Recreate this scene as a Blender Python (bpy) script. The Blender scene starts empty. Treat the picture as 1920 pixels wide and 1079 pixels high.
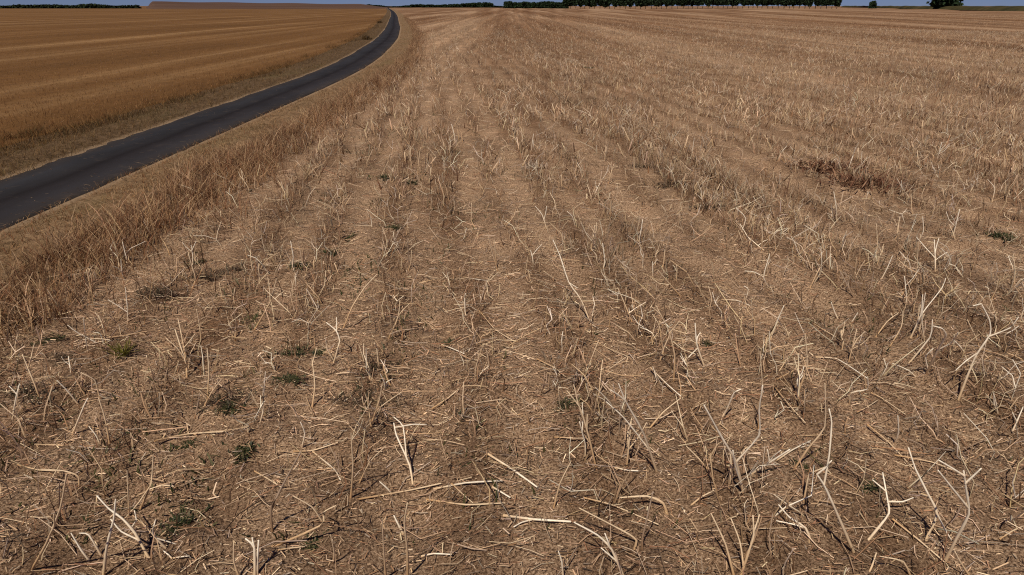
import bpy, math, random
import numpy as np
from mathutils import Vector

# ------------------------------------------------------------------ camera, sky, sun
random.seed(7)
rng = np.random.default_rng(11)
scene = bpy.context.scene
FPX, CH, HOR = 1250.0, 2.3, 11.0            # focal length in photo pixels, eye height, horizon row
PITCH = math.atan((539.5 - HOR) / FPX)
cd = bpy.data.cameras.new('camera')
cam = bpy.data.objects.new('camera', cd)
scene.collection.objects.link(cam)
cam.location = (0, 0, CH)
cam.rotation_euler = (math.pi / 2 - PITCH, 0, 0)
cd.sensor_width = 36.0
cd.lens = 36.0 * FPX / 1920.0
cd.clip_start, cd.clip_end = 0.05, 9000
scene.camera = cam

SUNV = Vector((-0.25, -0.66, 1.0)).normalized()      # towards the sun: behind the camera, to its left
ELEV = math.asin(SUNV.z)
world = bpy.data.worlds.new('World')
scene.world = world
world.use_nodes = True
wt = world.node_tree
bg = wt.nodes['Background']
sky = wt.nodes.new('ShaderNodeTexSky')
sky.sky_type = 'NISHITA'
sky.sun_disc = False
sky.sun_elevation = ELEV
sky.sun_rotation = math.atan2(SUNV.x, SUNV.y)
sky.altitude = 1500
sky.air_density = 0.7
sky.dust_density = 0.0
sky.ozone_density = 3.0
tint = wt.nodes.new('ShaderNodeMix'); tint.data_type = 'RGBA'; tint.blend_type = 'MULTIPLY'   # deep, polarised blue
tint.inputs[0].default_value = 1.0; tint.inputs[7].default_value = (0.50, 0.57, 0.96, 1)
wt.links.new(sky.outputs[0], tint.inputs[6]); wt.links.new(tint.outputs[2], bg.inputs[0])
bg.inputs[1].default_value = 0.05
sd = bpy.data.lights.new('sun', 'SUN')
sd.energy = 5.0
sd.angle = math.radians(0.53)
sd.color = (1.0, 0.885, 0.735)
sun = bpy.data.objects.new('sun', sd)
sun.rotation_euler = (-SUNV).to_track_quat('-Z', 'Y').to_euler()
sun.location = (-20, -25, 50)
scene.collection.objects.link(sun)
scene.view_settings.view_transform = 'Standard'
scene.view_settings.look = 'None'
scene.view_settings.exposure = -0.33
scene.view_settings.gamma = 1.0
scene.render.engine = 'CYCLES'
scene.cycles.use_denoising = False        # keep the fine straw texture crisp
scene.cycles.filter_width = 1.15
scene.cycles.max_bounces = 5

# ------------------------------------------------------------------ helpers
COL = scene.collection


def tag(o, label=None, cat=None, group=None, kind=None):
    if label: o['label'] = label
    if cat: o['category'] = cat
    if group: o['group'] = group
    if kind: o['kind'] = kind
    return o


def hash2(ix, iy, seed):
    h = (ix.astype(np.int64) * 374761393 + iy.astype(np.int64) * 668265263 + seed * 1442695041) & 0xFFFFFFFF
    h = ((h ^ (h >> 13)) * 1274126177) & 0xFFFFFFFF
    h = h ^ (h >> 16)
    return (h & 0xFFFFFF) / float(0xFFFFFF)


def vnoise(x, y, seed=0):
    """smooth value noise, -1..1"""
    x = np.asarray(x, float); y = np.asarray(y, float)
    ix = np.floor(x); iy = np.floor(y)
    fx = x - ix; fy = y - iy
    fx = fx * fx * (3 - 2 * fx); fy = fy * fy * (3 - 2 * fy)
    a = hash2(ix, iy, seed); b = hash2(ix + 1, iy, seed)
    c = hash2(ix, iy + 1, seed); d = hash2(ix + 1, iy + 1, seed)
    return ((a * (1 - fx) + b * fx) * (1 - fy) + (c * (1 - fx) + d * fx) * fy) * 2 - 1


def fbm(x, y, seed=0, o=3):
    t = 0; a = 1.0; n = 0
    for i in range(o):
        t = t + a * vnoise(x * 2 ** i + 17.3 * i, y * 2 ** i - 9.1 * i, seed + i); n += a; a *= 0.5
    return t / n


ss = lambda a, b, x: (lambda t: t * t * (3 - 2 * t))(np.clip((np.asarray(x, float) - a) / (b - a), 0, 1))

# centre line of the lane, x as a function of y
RY = np.array([-400, -60, 0, 12, 20, 25, 30, 35, 40.6, 48, 56, 80, 104, 160, 215, 317, 450, 700, 4500.])
RX = np.array([-6.5, -6.5, -6.5, -6.5, -6.5, -6.56, -6.85, -7.3, -7.92, -8.75, -9.75, -13.3, -17.2, -26.2, -35.3, -52.6, -76, -120, -780.])
_yy = np.linspace(-400, 4500, 49001)
_xx = np.interp(_yy, RY, RX)
_k = np.hanning(121); _k /= _k.sum()
_xs = np.convolve(np.pad(_xx, 60, mode='edge'), _k, 'valid')
xroad = lambda y: np.interp(y, _yy, _xs)


def rowf(x, y):
    """drill rows: +1 on a row of stubble, -1 on a bare track between"""
    u = x + 0.115 * y + 0.05 * np.sin(y * 0.9) + 0.10 * vnoise(y / 1.7, x * 0, 402)
    return np.clip(0.55 * np.sin(u * 2 * math.pi / 0.66) + 0.5 * vnoise(u / 0.9, y / 9.0, 401) + 0.45 * fbm(x / 0.5, y / 1.1, 403, 2), -1, 1)


def hgt(x, y):
    """height of the ground"""
    x = np.asarray(x, float); y = np.asarray(y, float)
    s = x - xroad(y)
    d = np.hypot(x, y)
    f = ss(2.2, 3.4, s)                                    # stubble field
    g = ss(-2.2, -3.2, s)                                  # field across the lane
    near = 1 - ss(25, 60, d)
    rows = rowf(x, y) * 0.022
    micro = fbm(x / 0.55, y / 0.55, 3, 3) * 0.055 + fbm(x / 0.16, y / 0.16, 9, 2) * 0.042
    rut = -0.05 * np.exp(-((x + 0.07 * y - 2.85 - 0.12 * vnoise(y * 0.5, 0 * y, 4)) / 0.22) ** 2)
    rut2 = -0.035 * np.exp(-((x + 0.55 - 0.15 * vnoise(y * 0.4, 0 * y, 5)) / 0.35) ** 2)
    z = f * near * (rows + micro + rut + rut2)
    z = z + g * near * fbm(x / 0.7, y / 0.7, 31, 2) * 0.02
    vr = ss(0.85, 1.3, s) * (1 - ss(2.0, 3.2, s))
    vl = ss(-0.85, -1.2, s) * (1 - ss(-2.4, -3.2, s))
    z = z + (vr + vl) * (0.05 + fbm(x / 0.3, y / 0.3, 21, 2) * 0.03)
    z = z - 0.012 * (np.abs(s) < 0.8)
    sw = ss(18, 60, x) * ss(40, 90, y) * (1 - ss(600, 900, y))
    z = z + sw * 0.45 * (np.sin(x * 0.035 + y * 0.021 + 0.6) - 0.55)
    z = z + ss(60, 200, d) * fbm(x / 60, y / 60, 55, 2) * 0.08
    return z


def unproj(px, py, z=0.0):
    x = px - 960.0; y = 539.5 - py
    v = -FPX * math.sin(PITCH) + y * math.cos(PITCH)
    w = FPX * math.cos(PITCH) + y * math.sin(PITCH)
    k = (CH - z) / -v
    return x * k, w * k


def unproj_y(px, py, Y):
    """the point of a pixel's ray at distance Y in front"""
    x = px - 960.0; y = 539.5 - py
    v = -FPX * math.sin(PITCH) + y * math.cos(PITCH)
    w = FPX * math.cos(PITCH) + y * math.sin(PITCH)
    k = Y / w
    return Vector((x * k, Y, CH + v * k))


def mesh_np(name, V, F, col=None, smooth=True, attrs=None):
    me = bpy.data.meshes.new(name)
    V = np.ascontiguousarray(V, np.float32); F = np.ascontiguousarray(F, np.int32)
    me.vertices.add(len(V)); me.vertices.foreach_set('co', V.ravel())
    n, k = F.shape
    me.loops.add(n * k); me.loops.foreach_set('vertex_index', F.ravel())
    me.polygons.add(n); me.polygons.foreach_set('loop_start', np.arange(n, dtype=np.int32) * k)
    me.polygons.foreach_set('use_smooth', np.full(n, smooth, bool))
    if col is not None:
        a = me.attributes.new('Col', 'FLOAT_COLOR', 'POINT')
        c = np.ones((len(V), 4), np.float32); c[:, :3] = col
        a.data.foreach_set('color', c.ravel())
    for nm, arr in (attrs or {}).items():
        a = me.attributes.new(nm, 'FLOAT', 'POINT')
        a.data.foreach_set('value', np.ascontiguousarray(arr, np.float32))
    me.update(calc_edges=True)
    return me


def add(name, me, mat, parent=None):
    o = bpy.data.objects.new(name, me)
    if mat and len(me.materials) == 0: me.materials.append(mat)
    COL.objects.link(o)
    o.parent = parent
    return o


def tubes(P, R, sides=3):
    """P (N,K,3) paths, R (N,K) radii -> verts, quads, path index per vertex, ring index per vertex"""
    N, K, _ = P.shape
    T = np.gradient(P, axis=1)
    T /= np.linalg.norm(T, axis=2, keepdims=True) + 1e-9
    ref = np.where(np.abs(T[:, :, 2:3]) > 0.9, np.array([1., 0, 0]), np.array([0, 0, 1.]))
    A = np.cross(T, ref); A /= np.linalg.norm(A, axis=2, keepdims=True) + 1e-9
    B = np.cross(T, A)
    th = np.arange(sides) * 2 * math.pi / sides + 0.5
    V = P[:, :, None, :] + R[:, :, None, None] * (A[:, :, None, :] * np.cos(th)[None, None, :, None] + B[:, :, None, :] * np.sin(th)[None, None, :, None])
    n = np.arange(N)[:, None, None] * K * sides
    k = np.arange(K - 1)[None, :, None] * sides
    j = np.arange(sides)[None, None, :]; j2 = (j + 1) % sides
    F = np.stack([n + k + j, n + k + j2, n + k + sides + j2, n + k + sides + j], -1).reshape(-1, 4)
    return V.reshape(-1, 3), F, np.repeat(np.arange(N), K * sides), np.tile(np.repeat(np.arange(K), sides), N)


def ribbons(P, W, S):
    """P (N,K,3) centre lines, W (N,K) half widths, S (N,3) side vectors"""
    N, K, _ = P.shape
    o = S[:, None, :] * W[:, :, None]
    V = np.stack([P - o, P + o], 2).reshape(-1, 3)
    n = np.arange(N)[:, None] * K * 2; k = np.arange(K - 1)[None, :] * 2
    F = np.stack([n + k, n + k + 1, n + k + 3, n + k + 2], -1).reshape(-1, 4)
    return V, F, np.repeat(np.arange(N), K * 2), np.tile(np.repeat(np.arange(K), 2), N)


def sample(n, y0, y1, q, d0, side=1.22, marg=1.2, xlo=None):
    """points over the ground in front of the camera, density constant to d0, then falling like d^-q"""
    ys = np.geomspace(y0, y1, 4000)
    wid = 0.768 * (ys * 0.92 + 0.9) * side + marg
    lo = -wid if xlo is None else np.maximum(-wid, xlo)
    pdf = (wid - lo) * np.minimum(1, (d0 / ys)) ** q
    cdf = np.concatenate([[0], np.cumsum((pdf[1:] + pdf[:-1]) / 2 * np.diff(ys))]); cdf /= cdf[-1]
    Y = np.interp(rng.random(n), cdf, ys)
    w = np.interp(Y, ys, wid); l = np.interp(Y, ys, lo)
    X = l + rng.random(n) * (w - l)
    return X, Y


def palette(n, cols, probs, jit=0.14):
    c = np.array(cols)[rng.choice(len(cols), n, p=np.array(probs) / sum(probs))]
    return c * np.exp(rng.normal(0, jit, (n, 1))) * np.exp(rng.normal(0, 0.03, (n, 3)))


# ------------------------------------------------------------------ materials
def new_mat(name):
    m = bpy.data.materials.new(name); m.use_nodes = True
    nt = m.node_tree
    return m, nt, nt.nodes['Principled BSDF'], nt.nodes.new, nt.links.new


def col_mat(name, rough=0.75, objtint=False, trans=0.0, spec=0.25):
    m, nt, b, N, L = new_mat(name)
    a = N('ShaderNodeAttribute'); a.attribute_name = 'Col'
    out = a.outputs['Color']
    if objtint:
        oi = N('ShaderNodeObjectInfo')
        mx = N('ShaderNodeMix'); mx.data_type = 'RGBA'; mx.blend_type = 'MULTIPLY'; mx.inputs[0].default_value = 1
        L(out, mx.inputs[6]); L(oi.outputs['Color'], mx.inputs[7]); out = mx.outputs[2]
        tc = N('ShaderNodeTexCoord'); no = N('ShaderNodeTexNoise')
        mp = N('ShaderNodeMapping'); mp.inputs['Scale'].default_value = (1, 1, 0.25)
        L(tc.outputs['Object'], mp.inputs[0]); L(mp.outputs[0], no.inputs['Vector'])
        no.inputs['Scale'].default_value = 45; no.inputs['Detail'].default_value = 4
        rp = N('ShaderNodeMapRange'); rp.inputs[1].default_value = 0.3; rp.inputs[2].default_value = 0.7
        rp.inputs[3].default_value = 0.84; rp.inputs[4].default_value = 1.12
        L(no.outputs[0], rp.inputs[0])
        m2 = N('ShaderNodeMix'); m2.data_type = 'RGBA'; m2.blend_type = 'MULTIPLY'; m2.inputs[0].default_value = 1
        L(out, m2.inputs[6]); L(rp.outputs[0], m2.inputs[7]); out = m2.outputs[2]
    L(out, b.inputs['Base Color'])
    b.inputs['Roughness'].default_value = rough
    b.inputs['Specular IOR Level'].default_value = spec
    if trans:
        o = nt.nodes['Material Output']
        t = N('ShaderNodeBsdfTranslucent'); L(out, t.inputs[0])
        ms = N('ShaderNodeMixShader'); ms.inputs[0].default_value = trans
        L(b.outputs[0], ms.inputs[1]); L(t.outputs[0], ms.inputs[2]); L(ms.outputs[0], o.inputs[0])
    return m


def ramp(nt, stops):
    r = nt.nodes.new('ShaderNodeValToRGB')
    e = r.color_ramp.elements
    while len(e) < len(stops): e.new(0.5)
    for i, (p, c) in enumerate(stops):
        e[i].position = p; e[i].color = (*c, 1)
    return r


def noise(nt, vec, scale, detail=4, rough=0.6, stretch=None, rot=0.0):
    mp = nt.nodes.new('ShaderNodeMapping')
    if stretch: mp.inputs['Scale'].default_value = stretch
    mp.inputs['Rotation'].default_value[2] = rot
    nt.links.new(vec, mp.inputs[0])
    n = nt.nodes.new('ShaderNodeTexNoise')
    n.inputs['Scale'].default_value = scale; n.inputs['Detail'].default_value = detail
    n.inputs['Roughness'].default_value = rough
    nt.links.new(mp.outputs[0], n.inputs['Vector'])
    return n.outputs[0]


def mixc(nt, fac, a, b, blend='MIX'):
    m = nt.nodes.new('ShaderNodeMix'); m.data_type = 'RGBA'; m.blend_type = blend
    for s, v in ((0, fac), (6, a), (7, b)):
        if isinstance(v, (int, float)): m.inputs[s].default_value = v
        elif isinstance(v, tuple): m.inputs[s].default_value = (*v, 1)
        else: nt.links.new(v, m.inputs[s])
    return m.outputs[2]


def mrange(nt, v, a, b, c, d):
    r = nt.nodes.new('ShaderNodeMapRange')
    nt.links.new(v, r.inputs[0])
    for i, k in enumerate((a, b, c, d)): r.inputs[i + 1].default_value = k
    return r.outputs[0]


def bump(nt, b, h, strength, dist):
    bp = nt.nodes.new('ShaderNodeBump'); bp.inputs['Strength'].default_value = strength; bp.inputs['Distance'].default_value = dist
    nt.links.new(h, bp.inputs['Height']); nt.links.new(bp.outputs[0], b.inputs['Normal'])


def attr(nt, name):
    a = nt.nodes.new('ShaderNodeAttribute'); a.attribute_name = name
    return a.outputs['Fac']


def obj_co(nt):
    return nt.nodes.new('ShaderNodeTexCoord').outputs['Object']


def field_material():
    m, nt, b, N, L = new_mat('stubble_soil')
    co = obj_co(nt)
    fine = noise(nt, co, 85, 5, 0.8)
    grain = ramp(nt, [(0.37, (0.045, 0.026, 0.016)), (0.45, (0.21, 0.13, 0.078)), (0.52, (0.40, 0.265, 0.166)), (0.61, (0.66, 0.475, 0.32))]); L(fine, grain.inputs[0])
    # far: straw cover, banded along the drill rows
    rowr = math.atan(0.125)
    band = noise(nt, co, 0.16, 3, 0.55, (1.0, 0.035, 1), -rowr)
    bandc = ramp(nt, [(0.36, (0.16, 0.082, 0.038)), (0.49, (0.24, 0.138, 0.075)), (0.62, (0.37, 0.242, 0.148))]); L(band, bandc.inputs[0])
    streak = noise(nt, co, 1.1, 4, 0.6, (1.0, 0.02, 1), -rowr)
    clump = noise(nt, co, 0.9, 6, 0.75)
    sp = mrange(nt, streak, 0.3, 0.7, 0.62, 1.34)
    cp = mrange(nt, clump, 0.3, 0.7, 0.62, 1.34)
    far = mixc(nt, 1.0, bandc.outputs[0], sp, 'MULTIPLY')
    far = mixc(nt, 1.0, far, cp, 'MULTIPLY')
    dist = attr(nt, 'dist')
    rw = mrange(nt, attr(nt, 'row'), -0.7, 0.9, 0.0, 1.0)
    grain_c = mixc(nt, rw, grain.outputs[0], mixc(nt, 1.0, grain.outputs[0], (0.52, 0.46, 0.42), 'MULTIPLY'))
    k = mrange(nt, dist, 8, 55, 0.0, 1.0)
    c = mixc(nt, k, grain_c, far)
    # big soil patches
    pt = noise(nt, co, 0.7, 4, 0.6)
    c = mixc(nt, 1.0, c, mrange(nt, pt, 0.3, 0.7, 0.8, 1.18), 'MULTIPLY')
    L(c, b.inputs['Base Color'])
    b.inputs['Roughness'].default_value = 0.95; b.inputs['Specular IOR Level'].default_value = 0.1
    n2 = noise(nt, co, 34, 9, 0.8)
    bump(nt, b, n2, 1.0, 0.022)
    return m


def wheat_material():
    m, nt, b, N, L = new_mat('golden_stubble')
    co = obj_co(nt)
    rowr = math.atan(0.20)
    tram = noise(nt, co, 0.30, 3, 0.6, (1.0, 0.02, 1), -rowr)
    c1 = ramp(nt, [(0.30, (0.130, 0.066, 0.023)), (0.5, (0.170, 0.087, 0.032)), (0.58, (0.205, 0.112, 0.046)), (0.66, (0.31, 0.185, 0.085))]); L(tram, c1.inputs[0])
    big = noise(nt, co, 0.05, 4, 0.6, (0.5, 1.0, 1))
    c = mixc(nt, 1.0, c1.outputs[0], mrange(nt, big, 0.3, 0.7, 0.82, 1.16), 'MULTIPLY')
    fine = noise(nt, co, 3.0, 8, 0.75, (1.0, 0.5, 1))
    c = mixc(nt, 1.0, c, mrange(nt, fine, 0.28, 0.72, 0.72, 1.26), 'MULTIPLY')
    ff = noise(nt, co, 40, 5, 0.7)
    c = mixc(nt, 1.0, c, mrange(nt, ff, 0.3, 0.7, 0.75, 1.2), 'MULTIPLY')
    L(c, b.inputs['Base Color'])
    b.inputs['Roughness'].default_value = 0.95; b.inputs['Specular IOR Level'].default_value = 0.1
    bump(nt, b, noise(nt, co, 12, 8, 0.8), 0.8, 0.04)
    return m


def verge_material(name='verge_turf', k=1.0):
    m, nt, b, N, L = new_mat(name)
    co = obj_co(nt)
    n = noise(nt, co, 9, 7, 0.75)
    c = ramp(nt, [(0.3, (0.07 * k, 0.045 * k, 0.022 * k)), (0.45, (0.18 * k, 0.115 * k, 0.062 * k)), (0.58, (0.28 * k, 0.182 * k, 0.102 * k)), (0.72, (0.40 * k, 0.275 * k, 0.165 * k))]); L(n, c.inputs[0])
    g = noise(nt, co, 0.8, 4, 0.6, (1, 0.35, 1))
    c2 = mixc(nt, mrange(nt, g, 0.54, 0.7, 0, 0.4), c.outputs[0], (0.12, 0.10, 0.042))
    s = attr(nt, 'sabs')
    e = noise(nt, co, 6, 4, 0.7)
    ma = N('ShaderNodeMath'); ma.operation = 'MULTIPLY_ADD'; L(e, ma.inputs[0]); ma.inputs[1].default_value = -0.25; L(s, ma.inputs[2])
    c3 = mixc(nt, mrange(nt, ma.outputs[0], 0.72, 0.86, 0.85, 0.0), c2, (0.33, 0.235, 0.15))   # pale grit along the tarmac
    L(c3, b.inputs['Base Color'])
    b.inputs['Roughness'].default_value = 0.95; b.inputs['Specular IOR Level'].default_value = 0.1
    bump(nt, b, noise(nt, co, 25, 6, 0.75), 0.9, 0.03)
    return m


def road_material():
    m, nt, b, N, L = new_mat('asphalt')
    co = obj_co(nt)
    s = attr(nt, 'sroad')
    base = ramp(nt, [(0.0, (0.034, 0.028, 0.026)), (0.22, (0.026, 0.0265, 0.031)), (0.42, (0.021, 0.0195, 0.021)), (0.52, (0.012, 0.0095, 0.0095)), (0.62, (0.021, 0.018, 0.0195)), (0.8, (0.027, 0.025, 0.028)), (1.0, (0.038, 0.031, 0.028))])
    wob = noise(nt, co, 0.6, 3, 0.6)
    ma = N('ShaderNodeMath'); ma.operation = 'MULTIPLY_ADD'; L(wob, ma.inputs[0]); ma.inputs[1].default_value = 0.22; L(s, ma.inputs[2])
    L(mrange(nt, ma.outputs[0], -0.69, 0.91, 0, 1), base.inputs[0])
    g = noise(nt, co, 120, 4, 0.8)
    c = mixc(nt, 1.0, base.outputs[0], mrange(nt, g, 0.25, 0.75, 0.7, 1.35), 'MULTIPLY')
    p = noise(nt, co, 1.1, 5, 0.6, (1, 0.3, 1))
    c = mixc(nt, 1.0, c, mrange(nt, p, 0.3, 0.7, 0.7, 1.3), 'MULTIPLY')
    dst = noise(nt, co, 2.3, 7, 0.75)
    c = mixc(nt, mrange(nt, dst, 0.56, 0.72, 0.0, 0.35), c, (0.11, 0.085, 0.065))
    L(c, b.inputs['Base Color'])
    b.inputs['Roughness'].default_value = 0.88; b.inputs['Specular IOR Level'].default_value = 0.2
    bump(nt, b, g, 0.5, 0.006)
    return m


def plain_noise_mat(name, stops, scale, stretch=None, rot=0.0):
    m, nt, b, N, L = new_mat(name)
    r = ramp(nt, stops); L(noise(nt, obj_co(nt), scale, 5, 0.65, stretch, rot), r.inputs[0])
    L(r.outputs[0], b.inputs['Base Color']); b.inputs['Roughness'].default_value = 0.95; b.inputs['Specular IOR Level'].default_value = 0.1
    return m


M_FIELD = field_material(); M_WHEAT = wheat_material(); M_VERGE = verge_material(); M_VERGE2 = verge_material('rough_turf', 0.55); M_ROAD = road_material()
M_STRAW = col_mat('dry_straw', 0.7)
M_BLADE = col_mat('dry_grass_blade', 0.7, trans=0.25)
M_STALK = col_mat('bleached_stalk', 0.65, objtint=True)
M_WEED = col_mat('green_leaf', 0.55, trans=0.2)
M_LEAF = col_mat('tree_leaf', 0.8, trans=0.0, spec=0.1)
M_BARK = plain_noise_mat('bark', [(0.3, (0.04, 0.03, 0.022)), (0.7, (0.10, 0.08, 0.06))], 6)

# ------------------------------------------------------------------ ground sheets (grid follows the lane)
def graded(fine_lo, fine_hi, step, lo, hi, g):
    a = list(np.arange(fine_lo, fine_hi + step / 2, step))
    d = step; v = a[-1]
    while v < hi: d *= g; v += d; a.append(v)
    d = step; v = a[0]; pre = []
    while v > lo: d *= g; v -= d; pre.append(v)
    return np.array(pre[::-1] + a)


YG = graded(1.4, 10.5, 0.045, -300, 4300, 1.055)
TS = graded(2.55, 14.0, 0.048, 2.5, 4600, 1.06); TS[0] = 2.5; TS = np.concatenate([[2.5], TS[TS > 2.51]])
WS = -graded(2.38, 8.0, 0.22, 2.3, 4200, 1.07)[::-1]; WS = np.concatenate([WS[WS < -2.31], [-2.3]])


def sheet(name, S, mat, lift=None):
    Sg, Yg = np.meshgrid(S, YG)
    X = Sg + xroad(Yg)
    Z = hgt(X, Yg)
    if lift is not None: Z = lift(Sg, Yg)
    V = np.stack([X, Yg, Z], -1).reshape(-1, 3)
    nx = len(S); ny = len(YG)
    i = (np.arange(ny - 1)[:, None] * nx + np.arange(nx - 1)[None, :]).ravel()
    F = np.stack([i, i + 1, i + nx + 1, i + nx], -1)
    me = mesh_np(name, V, F, attrs={'dist': np.hypot(X, Yg).ravel(), 'row': (rowf(X, Yg) + 0.5 * fbm(X / 0.25, Yg / 0.4, 411, 2)).ravel(), 'sabs': np.abs(Sg).ravel(), 'sroad': Sg.ravel()})
    return tag(add(name, me, mat), kind='structure')


sheet('stubble_field', TS, M_FIELD)
sheet('grass_verge', np.linspace(0.8, 2.5, 43), M_VERGE)
sheet('grass_verge', np.linspace(-2.3, -0.8, 31), M_VERGE2)
sheet('golden_field', WS, M_WHEAT)


def road_lift(S, Y):
    z = 0.022 - 0.012 * (S / 0.8) ** 2
    return np.where(np.abs(S) > 0.805, -0.05, z)


RS = np.concatenate([[-0.83], np.linspace(-0.8, 0.8, 21), [0.83]])
ro = sheet('road', RS, M_ROAD, road_lift)
co_ = np.empty(len(ro.data.vertices) * 3, np.float32); ro.data.vertices.foreach_get('co', co_); co_ = co_.reshape(-1, 3)
s_ = co_[:, 0] - xroad(co_[:, 1])
edge = ss(0.6, 0.8, np.abs(s_))
co_[:, 0] += edge * np.sign(s_) * fbm(co_[:, 1] / 0.35, s_ * 0 + np.sign(s_) * 5, 77, 3) * 0.09
ro.data.vertices.foreach_set('co', co_.ravel()); ro.data.update()

# ------------------------------------------------------------------ far terrain
def mound(name, mat, x0, x1, y0, y1, prof, nx=90, ny=24):
    """a low rise; prof(u, v) gives its height, u along x and v front to back, both 0..1"""
    u, v = np.meshgrid(np.linspace(0, 1, nx), np.linspace(0, 1, ny))
    X = x0(v) + (x1(v) - x0(v)) * u; Y = y0(u) + (y1(u) - y0(u)) * v
    Z = prof(u, v) - 0.25
    V = np.stack([X, Y, Z], -1).reshape(-1, 3)
    i = (np.arange(ny - 1)[:, None] * nx + np.arange(nx - 1)[None, :]).ravel()
    me = mesh_np(name, V, np.stack([i, i + 1, i + nx + 1, i + nx], -1))
    return tag(add(name, me, mat), kind='structure')


M_PLOUGH = plain_noise_mat('ploughed_soil', [(0.3, (0.07, 0.040, 0.028)), (0.5, (0.105, 0.062, 0.043)), (0.7, (0.14, 0.09, 0.062))], 0.02, (0.4, 3, 1))
M_BANK = plain_noise_mat('rough_bank_grass', [(0.3, (0.03, 0.03, 0.012)), (0.55, (0.065, 0.055, 0.022)), (0.75, (0.11, 0.08, 0.035))], 0.08)
mound('hill', M_PLOUGH, lambda v: -0.507 * (545 + 605 * v), lambda v: -0.172 * (545 + 605 * v), lambda u: 545 + 0 * u, lambda u: 1150 + 0 * u,
      lambda u, v: ss(0, 0.035, u) * ss(0, 0.42, v) * (6.9 - 3.2 * u + 0.25 * np.sin(u * 23)) * (1 - 0.9 * ss(0.75, 1, v)) * (1 - ss(0.88, 1.0, u) * 0.75))
mound('grass_bank', M_BANK, lambda v: 470 + 0 * v, lambda v: 200 + 34 * v, lambda u: 1010 - 760 * u, lambda u: 1035 - 757 * u,
      lambda u, v: 0.25 + np.sin(np.clip(v, 0, 1) * math.pi) ** 0.6 * (2.1 + 0.12 * np.sin(u * 60) + 0.1 * np.sin(u * 143)), nx=160, ny=10)

# ------------------------------------------------------------------ trees
def crown_mesh(name, n, rx, rz, cz, lobes, leaf, seed, flat=0.0, zmin=0.25):
    r = np.random.default_rng(seed)
    lc = r.normal(0, 1, (lobes, 3)); lc /= np.linalg.norm(lc, axis=1, keepdims=True)
    lc *= r.random((lobes, 1)) ** 0.4 * 0.62
    lr = r.uniform(0.3, 0.52, lobes)
    k = r.integers(0, lobes, n)
    p = r.normal(0, 1, (n, 3)); p /= np.linalg.norm(p, axis=1, keepdims=True)
    p = lc[k] + p * (lr[k, None] * r.random((n, 1)) ** 0.3)
    if flat: p[:, 2] = np.sign(p[:, 2]) * np.abs(p[:, 2]) ** (1 - flat)
    c = p * np.array([rx, rx, rz]) + np.array([0, 0, cz])
    c = c[c[:, 2] > zmin]; n = len(c); k = k[:n]
    a = r.normal(0, 1, (n, 3)); a /= np.linalg.norm(a, axis=1, keepdims=True)
    b = np.cross(a, r.normal(0, 1, (n, 3))); b /= np.linalg.norm(b, axis=1, keepdims=True)
    sz = leaf * r.uniform(0.6, 1.3, (n, 1))
    V = np.stack([c - a * sz - b * sz * 0.3, c - a * sz * 0.2 + b * sz * 0.75, c + a * sz + b * sz * 0.2, c + a * sz * 0.1 - b * sz * 0.8], 1).reshape(-1, 3)
    F = np.arange(n * 4).reshape(-1, 4)
    col = np.array([0.020, 0.034, 0.016]) * np.exp(r.normal(0, 0.35, (n, 1))) * (1 + r.normal(0, 0.08, (n, 3)))
    return mesh_np(name, V, F, np.repeat(col, 4, 0), smooth=False)


def trunk_mesh(name, h, r0, seed, limbs=5):
    r = np.random.default_rng(seed)
    Vs, Fs, off = [], [], 0
    def tube(P, R):
        nonlocal off
        V, F, _, _ = tubes(np.array(P)[None], np.array(R)[None], 7)
        Vs.append(V); Fs.append(F + off); off += len(V)
    tube([(0, 0, -0.4), (0.02, 0, 0.6), (0.05, 0.05, h * 0.45), (0, 0.1, h * 0.75)], [r0 * 1.25, r0, r0 * 0.75, r0 * 0.4])
    for i in range(limbs):
        a = i * 2.4 + r.random(); z = h * (0.3 + 0.08 * i); l = h * r.uniform(0.22, 0.36)
        tube([(0.03, 0.03, z), (math.cos(a) * l * .5, math.sin(a) * l * .5, z + l * .45), (math.cos(a) * l, math.sin(a) * l, z + l)], [r0 * .45, r0 * .3, r0 * .12])
    return mesh_np(name, np.concatenate(Vs), np.concatenate(Fs))


AV = [(crown_mesh('crown', 2000, 4.3, 6.0, 7.6, 16, 0.75, 40 + i, 0.3, 1.9), trunk_mesh('trunk', 11.0, 0.27, 60 + i)) for i in range(5)]
HG = [(crown_mesh('crown', 1500, 4.6, 3.1, 2.5, 16, 0.6, 80 + i, 0.35), trunk_mesh('trunk', 4.0, 0.22, 90 + i)) for i in range(4)]


def tree(name, kit, x, y, sx, sz, rot, label, cat, group=None):
    e = bpy.data.objects.new(name, None); COL.objects.link(e)
    e.location = (x, y, float(hgt(x, y)) - 0.05); e.scale = (sx, sx, sz); e.rotation_euler[2] = rot
    tag(e, label, cat, group)
    add('trunk', kit[1], M_BARK, e); add('crown', kit[0], M_LEAF, e)
    return e


def far_x(px, Y): return (px - 960) * Y * math.cos(PITCH) / FPX


# the avenue of clear-stemmed trees
px = 1062.0; i = 0
gaps = [(1250, 1258)]
while px < 1570:
    if not any(a < px < b for a, b in gaps):
        Y = 660 - (px - 1060) * 0.16 + (9 if i % 2 else 0)
        low = 0.72 if px > 1440 else (0.80 if px < 1150 else 1.0)
        tree('avenue_tree', AV[i % 5], far_x(px, Y), Y, random.uniform(0.82, 1.08), random.uniform(0.9, 1.12) * (0.92 + 0.1 * low), random.uniform(0, 6.28),
             'tall dark tree with clear trunk in the long avenue on the horizon', 'tree', 'avenue trees on the horizon')
    i += 1
    px += random.uniform(8.0, 11.0)
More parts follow.
